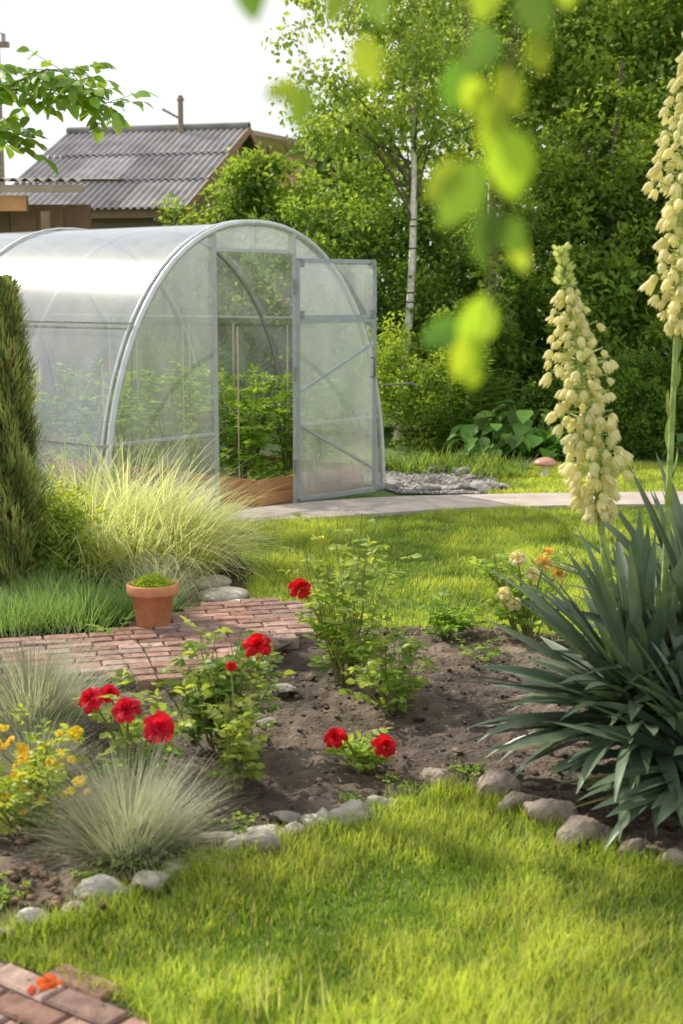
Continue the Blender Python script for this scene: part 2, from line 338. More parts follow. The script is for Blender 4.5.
for s,z in ((.03,.6),(2.97,.6),(.28,1.4),(2.72,1.4),(1.5,2.08)): tube(mb,[W(s,0,z),W(s,GLEN,z)],.011,(.36,.37,.38),0,4)
for a_ in(0,GLEN):
    for s in(1.05,1.9): tube(mb,[W(s,a_-.015,0),W(s,a_-.015,ztop(s))],.022,steel,0,4)
    tube(mb,[W(0.02,a_-.01,.61),W(1.05,a_-.01,.61)],.014,steel,0,4); tube(mb,[W(1.9,a_-.01,.61),W(2.98,a_-.01,.61)],.014,steel,0,4)
    tube(mb,[W(1.05,a_-.015,1.9),W(1.9,a_-.015,1.9)],.017,steel,0,4)
    tube(mb,[W(0,a_,.02),W(1.05,a_,.02)],.025,steel,0,4);tube(mb,[W(1.9,a_,.02),W(3,a_,.02)],.025,steel,0,4)
for s in(0,3): tube(mb,[W(s,0,.02),W(s,GLEN,.02)],.03,steel,0,4)
q0=W(3.02,-.1,.86); tube(mb,[W(2.99,-.02,.86),q0+[.08,0,.01],q0+[.16,0,.02],q0+[.19,0,-.015]],.009,(.2,.2,.2),0,6)
mb.build('frame',[M_steel],gh)
H=W(1.9,-.05,0); DD=np.array([.748,.663,0]); DN=np.array([.663,-.748,0]); w=.78
def Dp(x,z,o=0): return H+DD*x*w+np.array([0,0,z])+DN*o
mb=MB(); dst=(.38,.41,.45)
for x in(0,1): tube(mb,[Dp(x,.05),Dp(x,1.84)],.021,dst,0,4)
for z in(.05,1.42,1.84): tube(mb,[Dp(0,z),Dp(1,z)],.021,dst,0,4)
tube(mb,[Dp(0,1.39),Dp(1,1.39)],.017,dst,0,4)
for (x0,z0,x1,z1) in((0,.86,1,1.22),(0,.62,1,.22)): tube(mb,[Dp(x0,z0,.006),Dp(x1,z1,.006)],.013,dst,0,4)
for z in(.3,1.0,1.65): tube(mb,[Dp(-.03,z-.05),Dp(-.03,z+.05)],.018,(.3,.3,.3),0,6)
for z in(1.44,1.82): 
    for x in(.04,.96): tube(mb,[Dp(x,z-.03,.018),Dp(x,z+.03,.018)],.02,(.3,.3,.32),0,4)
tube(mb,[Dp(.93,.95,.02),Dp(.93,.95,.06),Dp(.93,1.1,.06),Dp(.93,1.1,.02)],.008,(.15,.15,.15),0,6)
mb.build('door_frame',[M_steel],gh)
mb=MB(); mb.add([Dp(.02,.06),Dp(.98,.06),Dp(.98,1.38),Dp(.02,1.38)],[[0,1,2,3]],(.7,.7,.7)); mb.add([Dp(.02,1.43),Dp(.98,1.43),Dp(.98,1.83),Dp(.02,1.83)],[[0,1,2,3]],(.7,.7,.7))
mb.build('door_panel',[M_poly],gh)
mb=MB()
mb.add([W(0,0,.006),W(3,0,.006),W(3,6,.006),W(0,6,.006)],[[0,1,2,3]],(.24,.18,.13),1)
for s0,s1 in((.1,.85),(1.62,2.92)):
    wc=(.60,.30,.13)
    for aa_ in(.12,5.85):
        for k in range(2): box(mb,W(s0,aa_,.008+k*.1),ES*(s1-s0),EA*.03,(0,0,.096),np.array(wc)*(1-.15*k),0)
    for s in(s0,s1-.03):
        for k in range(3):
            for j in range(2): box(mb,W(s,.152+k*1.9,.008+j*.1),ES*.03,EA*1.89,(0,0,.096),np.array(wc)*U(.85,1.15),0)
    mb.add([W(s0+.03,.16,.17),W(s1-.03,.16,.17),W(s1-.03,5.8,.17),W(s0+.03,5.8,.17)],[[0,1,2,3]],(.10,.07,.05),1)
mb.build('raised_beds',[M_wood,M_soil],gh)

def orient(n,up=.5):
    D=rng.normal(size=(n,3)); N=rng.normal(size=(n,3))*.7; N[:,2]+=up*2
    return nrm(D),nrm(N)
def bush(mb,base,h,r,nstem,ngrp,lL,c1,c2,m=0,ms=1,stemc=(.12,.16,.05),lw=.6,tmin=.15,spread=1.0,droop=0,det=0,srad=.004,foot=.22):
    base0=np.array(base,float)
    for i in range(nstem):
        az=U(0,6.28); rr=r*U(.2,1)*spread; hh=h*U(.55,1); base=base0+[math.cos(az)*rr*foot,math.sin(az)*rr*foot,0]
        mid=base+[math.cos(az)*rr*.5,math.sin(az)*rr*.5,hh*.5]; top=base+[math.cos(az)*rr,math.sin(az)*rr,hh]
        ts=np.linspace(0,1,6)[:,None]; pts=(1-ts)**2*base+2*ts*(1-ts)*mid+ts**2*top; pts[1:]+=rng.normal(size=(5,3))*r*.04
        tube(mb,pts,np.linspace(srad,srad*.4,6),stemc,ms,5)
        g=max(1,ngrp//nstem); t=U(tmin,1,g)
        P=np.stack([np.interp(t,ts[:,0],pts[:,k]) for k in range(3)],1)
        pd=rng.normal(size=(g,3)); pd[:,2]=np.abs(pd[:,2])*.4-droop; pd=nrm(pd); pl=lL*U(1.2,2.2,g)
        tone=np.clip(R(g)*.7+.35*(t-.3),0,1)
        for q in range(5):
            tt=(.45,.45,.8,.8,1.)[q]; sd=nrm(np.cross(pd,[0,0,1.]))*(1,-1,1,-1,0)[q]
            B=P+pd*(pl*tt)[:,None]; D=nrm(pd*(.5 if q<4 else 1)+sd*.9+rng.normal(size=(g,3))*.15)
            N=rng.normal(size=(g,3))*.45; N[:,2]+=1
            leaves(mb,B,D,N,lL*U(.7,1.1,g),lL*lw*U(.8,1.1,g),lerp(c1,c2,np.clip(tone+U(-.2,.2,g),0,1)),m,det=det)
for s_,a0 in((1.80,.42),(2.35,.45),(2.75,.5),(.4,.5),(1.80,.85),(2.2,.9),(2.75,1.2),(1.85,1.3),(2.4,1.6),(2.7,1.9),(.5,1.3),(.5,2.2),(1.85,1.8),(2.5,2.5),(1.9,2.4),(2.6,3.3),(.5,3.3),(2.3,4.2),(.5,4.3)):
    mb=MB(); b=W(s_,a0,.16); bush(mb,b,U(.72,.92) if s_>.6 else .8,.19,8,125,.07,(.12,.27,.03),(.38,.54,.08),srad=.007,lw=.6)
    mb.build('tomato_plant',[M_leaf,M_stem])
mb=MB(); tan=(.62,.54,.40)
for s_,a_ in((1.72,.40),(1.78,1.05),(1.8,1.6),(2.2,.9),(2.35,.45),(2.4,1.6),(2.4,2.6)): tube(mb,[W(s_,a_,.17),W(s_,a_,1.35)],.006,tan,0,5)
for s_,a_ in((.45,.5),(.55,1.3),(.55,2.2)): tube(mb,[W(s_,a_,.17),W(s_,a_,1.1)],.006,tan,0,5)
mb.build('plant_stakes',[M_wood])
mb=MB(); n=1200
P=np.array([W(U(1.66,2.85),U(.16,3),.17) for _ in range(n)])
D,N=orient(n,.9); D[:,2]=np.abs(D[:,2])*.6; leaves(mb,P,D,N,U(.05,.10,n),U(.03,.05,n),lerp((.18,.36,.03),(.42,.6,.08),R(n)),0)
mb.build('lettuce_seedlings',[M_leaf])

# ------------------------------------------------------------ house
house=empty('house')
R2=np.array([-1.66,24.2,0]); RD=np.array([.97,-.243,0]); PD=np.array([-.243,-.97,0]); HL=3.1; ZR=4.3
def Hp(l,p,z): return R2+RD*l+PD*p+np.array([0,0,z])
mb=MB()
def slope(l0,l1,p0,z0,p1,z1,rows):
    per=.115; nl=int((l1-l0)/(per/8))
    for r in range(rows):
        ta,tb=r/rows,(r+1)/rows+.03; ls=np.linspace(l0,l1,nl+1); wv=.02*np.sin(ls/per*2*math.pi)
        k=U(.85,1.1); V=[]; C=[]
        sheet=np.floor(ls/.9+r*.5); kk={s:U(.75,1.25) for s in np.unique(sheet)}
        for l,w_,s in zip(ls,wv,sheet):
            for t,dz in((ta,.0),(tb,.03)): V.append(Hp(l,p0+(p1-p0)*t,z0+(z1-z0)*t+w_+dz)); C.append(np.array((.31,.29,.30))*kk[s]*k)
        mb.add(V,[[2*i,2*i+2,2*i+3,2*i+1] for i in range(nl)],C,0,True)
slope(-HL,.15,0,ZR,3.0,2.85,3); slope(-HL,.15,0,ZR,-2.3,3.1,2)
tube(mb,[Hp(-HL,0,ZR+.02),Hp(.15,0,ZR+.02)],.07,(.28,.26,.26),0,8)
mb.build('roof',[M_roof],house)
mb=MB()
for (p,z) in((2.7,2.9),(-2.0,3.18)):
    box(mb,Hp(-HL+.2,p,0),RD*(HL-.25),PD*.15*(-1 if p>0 else 1),(0,0,z),(.35,.27,.2))
for l in(-HL+.2,-.05-.15):
    v=[Hp(l,2.55,0),Hp(l,-1.85,0),Hp(l,-1.85,3.2),Hp(l,0,4.2),Hp(l,2.55,2.96)]; v2=[q+RD*.15 for q in v]
    mb.add(v+v2,[[0,1,2,4],[9,7,6,5]],(.32,.22,.14)); mb.add(v+v2,[[2,3,4],[9,8,7]],(.32,.22,.14))
mb.build('walls',[M_plaster],house)
mb=MB()
for p0,z0,p1,z1 in((0,ZR-.1,3.0,2.75),(0,ZR-.1,-2.3,3.0)):
    a_=Hp(.12,p0,z0);b_=Hp(.12,p1,z1); mb.add([a_,b_,b_+[0,0,.12],a_+[0,0,.12],a_+RD*.04,b_+RD*.04,b_+RD*.04+[0,0,.12],a_+RD*.04+[0,0,.12]],BOXF,(.42,.24,.12))
box(mb,Hp(-HL,2.95,2.70),RD*(HL+.1),PD*.04,(0,0,.16),(.3,.2,.13))
box(mb,Hp(-.04,.9,1.2),RD*.06,-PD*1.0,(0,0,1.2),(.75,.75,.72))
mb.build('trim_and_window_frame',[M_wood],house)
mb=MB(); box(mb,Hp(.025,.83,1.27),RD*.01,-PD*.86,(0,0,1.06),(.04,.05,.06)); mb.build('window_glass',[M_glaze],house)
mb=MB(); c_=Hp(-1.0,.15,4.15); tube(mb,[c_,c_+[0,0,.62]],.045,(.35,.27,.2),0,8); tube(mb,[c_+[0,0,.6],c_+[0,0,.68]],[.07,.03],(.3,.25,.2),0,8)
tube(mb,[c_+[-.3,0,.46],c_+[0,0,.3]],.02,(.3,.25,.2),0,5); mb.build('chimney_pipe',[M_bark],house)
barn=empty('wooden_barn'); mb=MB()
for i in range(12): box(mb,(-1.75+i*.16,27.9,0),(.155,0,0),(0,.05,0),(0,0,4.3-.03*i),np.array((.55,.32,.15))*U(.75,1.2))
mb.build('board_wall',[M_wood],barn)
mb=MB(); v=[(-2.0,27.6,4.62),(.4,27.6,4.15),(.4,31,4.15),(-2.0,31,4.62)]; mb.add(v+[(x,y,z+.08) for x,y,z in v],BOXF,(.4,.3,.22)); mb.build('roof_slab',[M_roof],barn)

shed=empty('wooden_shed'); mb=MB()
for i in range(14): box(mb,(-7.2+i*.31,16.6,0),(.3,0,0),(0,.04,0),(0,0,2.6),np.array((.28,.17,.10))*U(.7,1.2))
mb.build('board_wall',[M_wood],shed)
mb=MB(); nl=200; ls=np.linspace(-7.4,-2.85,nl+1); V=[]
for l in ls:
    for y,z in((16.0,2.83),(19.0,3.06)): V.append([l,y,z+.02*math.sin(l/.13*6.283)])
mb.add(V,[[2*i,2*i+2,2*i+3,2*i+1] for i in range(nl)],(.36,.32,.28),0,True); mb.build('roof_sheet',[M_roof],shed)
mb=MB(); box(mb,(-7.4,16.05,2.70),(4.55,0,0),(0,.04,0),(0,0,.08),(.45,.36,.27)); box(mb,(-7.4,16.12,2.50),(3.9,0,0),(0,.12,0),(0,0,.17),(.62,.32,.14))
for x in(-7.2,-5.2,-3.3): tube(mb,[(x,16.2,0),(x,16.2,2.5)],.07,(.3,.2,.12),0,4)
mb.build('beams',[M_wood],shed)

mb=MB(); tube(mb,[(-6.55,28,0),(-6.55,28,6.7)],[.09,.07],(.35,.28,.22),0,8); box(mb,(-7.1,27.93,6.2),(.8,0,0),(0,.1,0),(0,0,.1),(.33,.26,.2))
for x in(-7,-6.4):
    tube(mb,[(x,27.98,6.3),(x,27.98,6.45)],.04,(.5,.5,.5),0,6)
    tt=np.linspace(0,1,14); tube(mb,np.stack([x-tt*10,27.98-tt*14,6.45+1.5*tt-3*tt*(1-tt)*.6],1),.010,(.1,.1,.1),0,4)
mb.build('utility_pole',[M_bark])

# ------------------------------------------------------------ trees & shrubs
def foliage(mb,vols,ncl,per,clr,lL,lW,c1,c2,m=0,shell=.45,hang=0.,flat=1.0):
    w=np.array([v[3]*v[4]*v[5] for v in vols])**.67; w/=w.sum(); allc=[]
    for v,k in zip(vols,rng.multinomial(ncl,w)):
        d=nrm(rng.normal(size=(k,3))); r=R(k)**shell; c=np.array(v[:3])+d*r[:,None]*np.array(v[3:6]); c=c[c[:,2]>.05]; k=len(c)
        if k==0: continue
        allc.append(c); rad=clr*U(.5,1.5,k)
        off=rng.normal(size=(k,per,3)); off=nrm(off)*(R((k,per,1))**.5)*rad[:,None,None]; off[...,2]*=flat
        P=(c[:,None,:]+off).reshape(-1,3); n=len(P)
        out=nrm(off.reshape(-1,3)); D=rng.normal(size=(n,3))*.7+out*.8; D[:,2]-=hang
        N=rng.normal(size=(n,3))*.5+out*.3; N[:,2]+=.7
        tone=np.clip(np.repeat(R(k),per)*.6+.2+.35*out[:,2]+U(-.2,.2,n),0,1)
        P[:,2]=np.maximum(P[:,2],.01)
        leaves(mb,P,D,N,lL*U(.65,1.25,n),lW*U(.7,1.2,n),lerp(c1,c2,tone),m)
    return np.concatenate(allc)
def tree(name,x,y,h,tr,vols,ncl,per,clr,lL,lW,c1,c2,bark=(.14,.11,.08),lean=(0,0),nlimb=14,hang=.1,birch=False,shell=.6):
    mb=MB(); cl=foliage(mb,vols,ncl,per,clr,lL,lW,c1,c2,hang=hang,shell=shell)
    tt=np.linspace(0,1,14); pts=np.stack([x+lean[0]*tt+.05*np.sin(tt*7),y+lean[1]*tt+.04*np.cos(tt*5),tt*h],1)
    if birch:
        for i in range(13): tube(mb,pts[i:i+2],[tr*(1-.8*tt[i]),tr*(1-.8*tt[i+1])],(.80,.74,.66),1,8,cap=False)
        for i in range(22):
            z=U(.2,h*.8); q=z/h; c=np.array([np.interp(q,tt,pts[:,0]),np.interp(q,tt,pts[:,1]),z]); r_=tr*(1-.8*q)
            tube(mb,[c-[0,0,.009],c+[0,0,.009]],r_*1.03,(.12,.10,.08),1,8)
    else: tube(mb,pts,tr*(1-.8*tt),bark,1,8)
    for c in cl[rng.permutation(len(cl))[:nlimb]]:
        q=np.clip((c[2]-U(.4,1.2))/h,.12,.95); b=np.array([np.interp(q,tt,pts[:,k]) for k in range(3)])
        mid=(b+c)/2+[0,0,U(0,.25)]; ss=np.linspace(0,1,5)[:,None]
        tube(mb,(1-ss)**2*b+2*ss*(1-ss)*mid+ss**2*c,np.linspace(tr*.3,.006,5),(.4,.37,.33) if birch and q>.5 else bark,1,5)
    return mb.build(name,[M_leaf,M_bark])
DK=(.045,.105,.024); MD=(.17,.29,.055); LT=(.35,.49,.095)
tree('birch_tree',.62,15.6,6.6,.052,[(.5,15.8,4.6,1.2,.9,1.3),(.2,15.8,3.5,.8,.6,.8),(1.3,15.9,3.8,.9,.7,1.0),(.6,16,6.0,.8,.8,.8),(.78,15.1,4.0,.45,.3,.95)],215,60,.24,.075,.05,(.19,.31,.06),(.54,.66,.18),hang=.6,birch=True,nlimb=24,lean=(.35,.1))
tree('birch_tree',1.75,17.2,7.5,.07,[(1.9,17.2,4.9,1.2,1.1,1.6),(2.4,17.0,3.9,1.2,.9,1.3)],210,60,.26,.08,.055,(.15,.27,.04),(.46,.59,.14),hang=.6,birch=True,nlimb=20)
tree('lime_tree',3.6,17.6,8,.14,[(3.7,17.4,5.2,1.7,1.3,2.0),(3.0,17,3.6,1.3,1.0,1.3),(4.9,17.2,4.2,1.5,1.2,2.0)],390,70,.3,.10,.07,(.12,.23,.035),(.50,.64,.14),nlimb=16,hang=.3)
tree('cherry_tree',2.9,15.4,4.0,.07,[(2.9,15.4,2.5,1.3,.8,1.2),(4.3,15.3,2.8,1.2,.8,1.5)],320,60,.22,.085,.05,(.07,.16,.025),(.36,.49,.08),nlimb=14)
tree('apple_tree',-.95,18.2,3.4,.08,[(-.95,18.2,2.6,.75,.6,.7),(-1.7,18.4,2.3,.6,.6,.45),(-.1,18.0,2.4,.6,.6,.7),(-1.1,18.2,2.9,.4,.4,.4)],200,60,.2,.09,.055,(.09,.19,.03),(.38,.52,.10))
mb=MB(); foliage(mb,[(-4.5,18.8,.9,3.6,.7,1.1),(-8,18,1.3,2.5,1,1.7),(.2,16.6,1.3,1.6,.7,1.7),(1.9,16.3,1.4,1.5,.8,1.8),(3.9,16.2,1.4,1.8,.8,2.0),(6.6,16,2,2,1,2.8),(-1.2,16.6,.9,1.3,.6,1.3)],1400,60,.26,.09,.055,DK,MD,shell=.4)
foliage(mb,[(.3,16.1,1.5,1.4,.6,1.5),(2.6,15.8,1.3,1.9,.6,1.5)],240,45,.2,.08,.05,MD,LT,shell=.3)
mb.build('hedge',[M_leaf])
mb=MB(); foliage(mb,[(2.2,22,2.6,3.0,1.5,3.8),(6.5,21,4,3.5,2,4.6),(10.5,20,3.5,4,2,4.5),(.9,25,1.8,1.4,1.5,2.2),(-13,24,2,4,2,3.5)],780,60,.5,.2,.14,(.07,.14,.03),(.20,.32,.07),shell=.35)
mb.build('distant_trees',[M_leaf])
def shrub(name,vols,ncl,per,clr,lL,lW,c1,c2,**k):
    mb=MB(); cl=foliage(mb,vols,ncl,per,clr,lL,lW,c1,c2,**k)
    b=np.array([vols[0][0],vols[0][1],0]); 
    for c in cl[:12]: tube(mb,[b+[U(-.03,.03),U(-.03,.03),0],(b+c)/2+[0,0,.05],c],[.012,.008,.004],(.15,.11,.07),1,5)
    return mb.build(name,[M_leaf,M_bark])
shrub('spirea_shrub',[(.85,14.5,.5,.55,.45,.55),(.45,14.7,.7,.35,.35,.6)],120,70,.12,.045,.025,(.16,.28,.035),(.50,.64,.11),shell=.35)
shrub('euonymus_shrub',[(1.25,14.8,.75,.4,.4,.8)],80,70,.13,.05,.03,(.10,.19,.02),(.34,.48,.07),shell=.35)
shrub('round_shrub',[(2.75,13.9,.5,.55,.45,.52)],110,75,.12,.05,.028,(.06,.14,.02),(.26,.40,.06),shell=.3)
shrub('round_shrub',[(2.2,14.3,.35,.4,.35,.4)],60,70,.12,.05,.03,(.06,.14,.02),(.26,.40,.06),shell=.3)
shrub('round_shrub',[(3.8,14.0,.6,.6,.5,.65)],110,70,.14,.06,.03,(.08,.17,.02),(.30,.44,.07),shell=.3)
shrub('elder_shrub',[(2.9,15,1.3,.7,.5,.8),(1.7,15.2,1.2,.5,.4,.8)],90,50,.18,.12,.06,(.10,.21,.03),(.36,.50,.09),shell=.35)
mb=MB()
for bx,by in((1.35,14.3),(1.6,14.4),(1.15,14.2)):
    for i in range(9):
        az=U(0,6.28); top=np.array([bx+math.cos(az)*.2,by+math.sin(az)*.15,U(.7,1.1)]); tube(mb,[(bx,by,0),top],[.006,.003],(.15,.2,.06),1,5)
        n=26; t=np.linspace(.2,1,n); P=np.array([bx,by,0])*(1-t[:,None])+top*t[:,None]; a2=np.arange(n)*2.4; D=np.stack([np.cos(a2),np.sin(a2),np.full(n,.2)],1)
        leaves(mb,P,D,np.tile([0,0,1.],(n,1)),.16*(1.2-t*.6),.03,jit((.2,.36,.06),n),0)
mb.build('fern',[M_leaf,M_stem])
def hosta(x,y,s,n=34):
    mb=MB(); az=U(0,6.28,n); el=U(.3,1.2,n); pl=s*U(.4,1,n)
    for i in range(n):
        H_=np.array([math.cos(az[i]),math.sin(az[i]),0]); tip=np.array([x,y,0])+H_*pl[i]*math.cos(el[i])+[0,0,pl[i]*math.sin(el[i])]
        tube(mb,[(x,y,0),tip],[.008,.005],(.15,.25,.05),1,5)
        leaves(mb,tip[None],(H_-[0,0,.35]+rng.normal(size=3)*.2)[None],np.array([[H_[0]*.3+U(-.3,.3),H_[1]*.3+U(-.3,.3),1]]),s*U(.3,.42),s*U(.22,.3),jit((.17,.34,.07),1,.35),0,det=1,curl=.3)
    return mb.build('hosta',[M_leaf,M_stem])
hosta(1.85,13.9,.6,60);hosta(2.3,13.5,.42);hosta(1.45,13.7,.42);hosta(3.4,13.5,.42);hosta(1.7,14.1,.65,50)
mb=MB(); 
for bx,by in((.55,12.9),(.9,13.2),(1.2,13.0),(1.45,12.8),(.3,12.8),(.75,12.6),(1.3,12.3)):
    P=scatter([(bx-.25,by-.15),(bx+.25,by-.15),(bx+.25,by+.15),(bx-.25,by+.15)],240); n=len(P); strands(mb,np.c_[P,np.zeros(n)],U(0,6.28,n),U(.7,1.5,n),U(-.3,1,n),U(.08,.24,n),.014,lerp(DK,LT,R(n)),3,2)
mb.build('rockery_plants',[M_grass])
mb=MB()
def lathe(mb,c,pr,col,m=0,ns=28):
    V=[]
    for k,(r,z) in enumerate(pr):
        for j in range(ns):
            a_=j/ns*6.2832; V.append([c[0]+r*math.cos(a_),c[1]+r*math.sin(a_),c[2]+z])
    F=[[k*ns+j,k*ns+(j+1)%ns,(k+1)*ns+(j+1)%ns,(k+1)*ns+j] for k in range(len(pr)-1) for j in range(ns)]
    mb.add(V,F,col,m,True)
lathe(mb,(1.76,12.2,0),[(.038,0),(.042,.03),(.03,.08),(.026,.12),(.026,.15)],(.78,.74,.64))
lathe(mb,(1.76,12.2,0),[(.026,.135),(.09,.13),(.105,.14),(.10,.16),(.07,.185),(.03,.198),(.001,.20)],(.62,.30,.22))
mb.build('mushroom_ornament',[M_glaze])

# ------------------------------------------------------------ left plants
def columnar(name,x,y,h,r,n=13000):
    mb=MB(); z=R(n)**.9*h; rr=r*np.clip(1.25*(1-z/h)**.45,0,1)*(.5+.5*R(n))*(.55+.45*np.minimum(1,z/.25))
    az=U(0,6.28,n); lob=1+.26*np.sin(az*5+z*9)+.2*np.sin(z*23+az*2)+.14*np.sin(z*47-az*3); rr*=lob
    P=np.stack([x+rr*np.cos(az),y+rr*np.sin(az),z],1); t=np.clip(.5+.5*np.sin(az*4+z*15)+U(-.4,.4,n),0,1)
    C=lerp((.18,.25,.08),(.58,.64,.24),t); br=R(n)<.08; C[br]=(.34,.24,.12)
    strands(mb,P,az,U(.2,1.4,n),U(.8,1.6,n),U(.03,.10,n),.011,C*.75,2,2,C*1.25)
    tube(mb,[(x,y,0),(x,y,h*.92)],[r*.3,.01],(.12,.08,.05),1,8); return mb.build(name,[M_dry,M_bark])
columnar('columnar_juniper',-1.69,7.25,1.64,.14); columnar('columnar_juniper',-1.90,7.4,1.98,.15)
def tuft(mb,x,y,r,h,n,w,c1,c2,ct,e0=(.5,1.5),e1=(-.4,1.2),K=4,br=.3,z=0):
    az=U(0,6.28,n); q=R(n)**.6; P=np.stack([x+np.cos(az)*r*br*q,y+np.sin(az)*r*br*q,np.full(n,z)],1)
    az2=az+U(-.6,.6,n); E0=e0[1]-(e0[1]-e0[0])*q*U(.5,1,n); E1=U(e1[0],e1[1],n)*(.4+.6*q)+ (1-q)*.6
    C=lerp(c1,c2,R(n)); strands(mb,P,az2,E0,E1,h*U(.5,1.1,n),w,C,K,2,lerp(ct,C.mean(0),R(n)*.7),power=1.3)
mb=MB()
for x,y,s in((-1.15,7.7,.95),(-.94,7.8,.78),(-1.38,7.75,1.0),(-1.5,8.1,1.1),(-1.05,8.2,1.0),(-1.3,8.4,1.15),(-.92,8.15,.75)):
    tuft(mb,x,y,.5,.80*s,620,.011,(.26,.37,.07),(.76,.78,.38),(.86,.84,.54),(.5,1.5),(-1.4,.5),6,.35)
mb.build('ornamental_grass',[M_dry])
shrub('garden_shrub',[(-1.52,7.45,.28,.2,.2,.28)],55,60,.09,.045,.028,(.14,.26,.04),(.48,.58,.12),shell=.35)
mb=MB()
for x,y in((-1.75,6.75),(-1.5,6.65),(-1.3,6.75),(-1.6,6.95),(-1.15,6.85),(-1.9,6.5),(-1.4,7.0),(-1.05,6.7),(-1.25,6.55),(-1.5,6.45)): 
    for q in range(3): tuft(mb,x+U(-.1,.1),y+U(-.1,.1),.26,U(.18,.32),300,.006,(.06,.15,.035),(.22,.37,.1),(.36,.52,.17),(.1,1.5),(-.3,1.2),3,.5)
mb.build('creeping_juniper',[M_dry])
FB=((.18,.24,.18),(.42,.48,.36),(.68,.66,.5))
def fescue(x,y,r,h,n,w=.0026): 
    mb=MB(); tuft(mb,x,y,r,h,n,w,*FB,e0=(.15,1.5),e1=(-.5,1.0),K=4,br=.35,z=.02); return mb.build('blue_fescue',[M_dry])
fescue(-.94,7.15,.2,.30,1300,.0035); fescue(-.6,3.82,.22,.34,2600,.0022); fescue(-1.12,4.95,.3,.42,2600,.003); fescue(-1.0,4.45,.2,.24,1000,.0025); fescue(-1.5,4.8,.3,.4,1500,.003)
mb=MB(); px,py=-.87,6.42; z0=.085
lathe(mb,(px,py,z0),[(.001,.0),(.074,.0),(.077,.005),(.10,.145),(.116,.147),(.119,.155),(.121,.19),(.116,.196),(.106,.194),(.10,.165),(.001,.16)],(.60,.26,.13),0,36)
n=1100; a_=U(0,6.28,n); q=np.sqrt(R(n))*.10; P=np.stack([px+q*np.cos(a_),py+q*np.sin(a_),z0+.17+.07*(1-(q/.105)**2)*R(n)],1)
D,N=orient(n,.8); D[:,2]=np.abs(D[:,2]); leaves(mb,P,D,N,U(.012,.026,n),U(.008,.012,n),lerp((.26,.42,.03),(.58,.70,.12),R(n)),1)
mb.build('terracotta_flower_pot',[M_clay,M_leaf])

# ------------------------------------------------------------ flowers
def bloom(mb,c,r,axis,col,m=2,rings=((6,1.0,.15),(5,.85,.5),(5,.6,.85),(4,.35,1.1),(3,.18,1.15))):
    A=nrm(np.array(axis,float)); X=nrm(np.cross(A,[.3,.8,.1])); Y=np.cross(A,X); c=np.array(c,float)
    for n,Ro,Hh in rings:
        for k in range(n):
            ph=6.283*(k+U(-.15,.15))/n+U(0,.4); hw=3.3/n*U(.9,1.15); V=[];K=U(.65,1.2)
            for v in np.linspace(0,1,5):
                for u in np.linspace(-1,1,5):
                    rho=r*Ro*(v**.7)*(1-.05*u*u)+r*.06*math.sin(3*u+ph)*v; wd=hw*math.sin(min(1,v*1.3+.15)*1.57)*(1-.35*max(0,v-.7)/.3)
                    z=r*(Hh*.75*v**1.1-.25*(1-Hh*.5)*v**3)-r*.12*u*u*v+r*.05*math.sin(5*u+ph*3)*v
                    V.append(c+rho*(math.cos(ph+u*wd)*X+math.sin(ph+u*wd)*Y)+A*z)
            F=[[i*5+j,i*5+j+1,i*5+j+6,i*5+j+5] for i in range(4) for j in range(4)]
            mb.add(V,F,np.array(col)*K,m,True)
    D=nrm(rng.normal(size=(5,3))-A*.6); leaves(mb,np.tile(c-A*r*.05,(5,1)),D,np.tile(A,(5,1)),r*.6,r*.25,jit((.1,.2,.04),5),0)
RM=[M_leaf,M_stem,M_petal]
def rose(base,h,r,nst,ng,lL,flowers,c1=(.12,.25,.035),c2=(.48,.58,.13),fc=(.76,.015,.025),name='rose_bush',stemc=(.24,.24,.08)):
    mb=MB(); bush(mb,base,h,r,nst,ng,lL,c1,c2,stemc=stemc,lw=.62,det=1)
    b=np.array(base,float)
    for f in flowers:
        c=np.array(f[:3]); ax=f[4] if len(f)>4 else (U(-.4,.4),-.7,.8); cc=f[5] if len(f)>5 else fc
        s=np.linspace(0,1,6)[:,None]; mid=(b+c)/2+[0,0,.08]; tube(mb,(1-s)**2*b+2*s*(1-s)*mid+s**2*c,np.linspace(.005,.003,6),stemc,1,5)
        bloom(mb,c,f[3],ax,cc)
    return mb.build(name,RM)
rose((.01,5.6,.03),.70,.25,20,210,.045,[(-.165,5.55,.44,.05)])
rose((.22,5.15,.03),.26,.16,8,60,.042,[])
rose((.16,5.35,.03),.42,.18,7,50,.04,[])
rose((-.42,4.75,.03),.48,.27,20,240,.042,[(-.28,4.6,.445,.052)],c1=(.09,.2,.035),c2=(.40,.50,.11))
rose((-.33,4.35,.03),.36,.13,9,80,.036,[(-.36,4.5,.40,.02)],c1=(.18,.3,.05),c2=(.56,.60,.15))
rose((-.68,4.4,.03),.32,.2,10,80,.04,[(-.785,4.3,.345,.045,(-.4,-.7,.5)),(-.665,4.25,.33,.048),(-.735,4.36,.35,.035),(-.555,4.2,.29,.052,(.5,-.8,.5)),(-.58,4.25,.255,.035)],fc=(.74,.02,.05))
rose((.06,4.55,.03),.12,.10,7,50,.036,[(-.02,4.5,.16,.042,(-.2,-.6,.8)),(.14,4.48,.14,.043,(.2,-.7,.7))],c1=(.16,.32,.05),c2=(.52,.64,.13))
YF=(.90,.66,.16);CF=(.92,.86,.48)
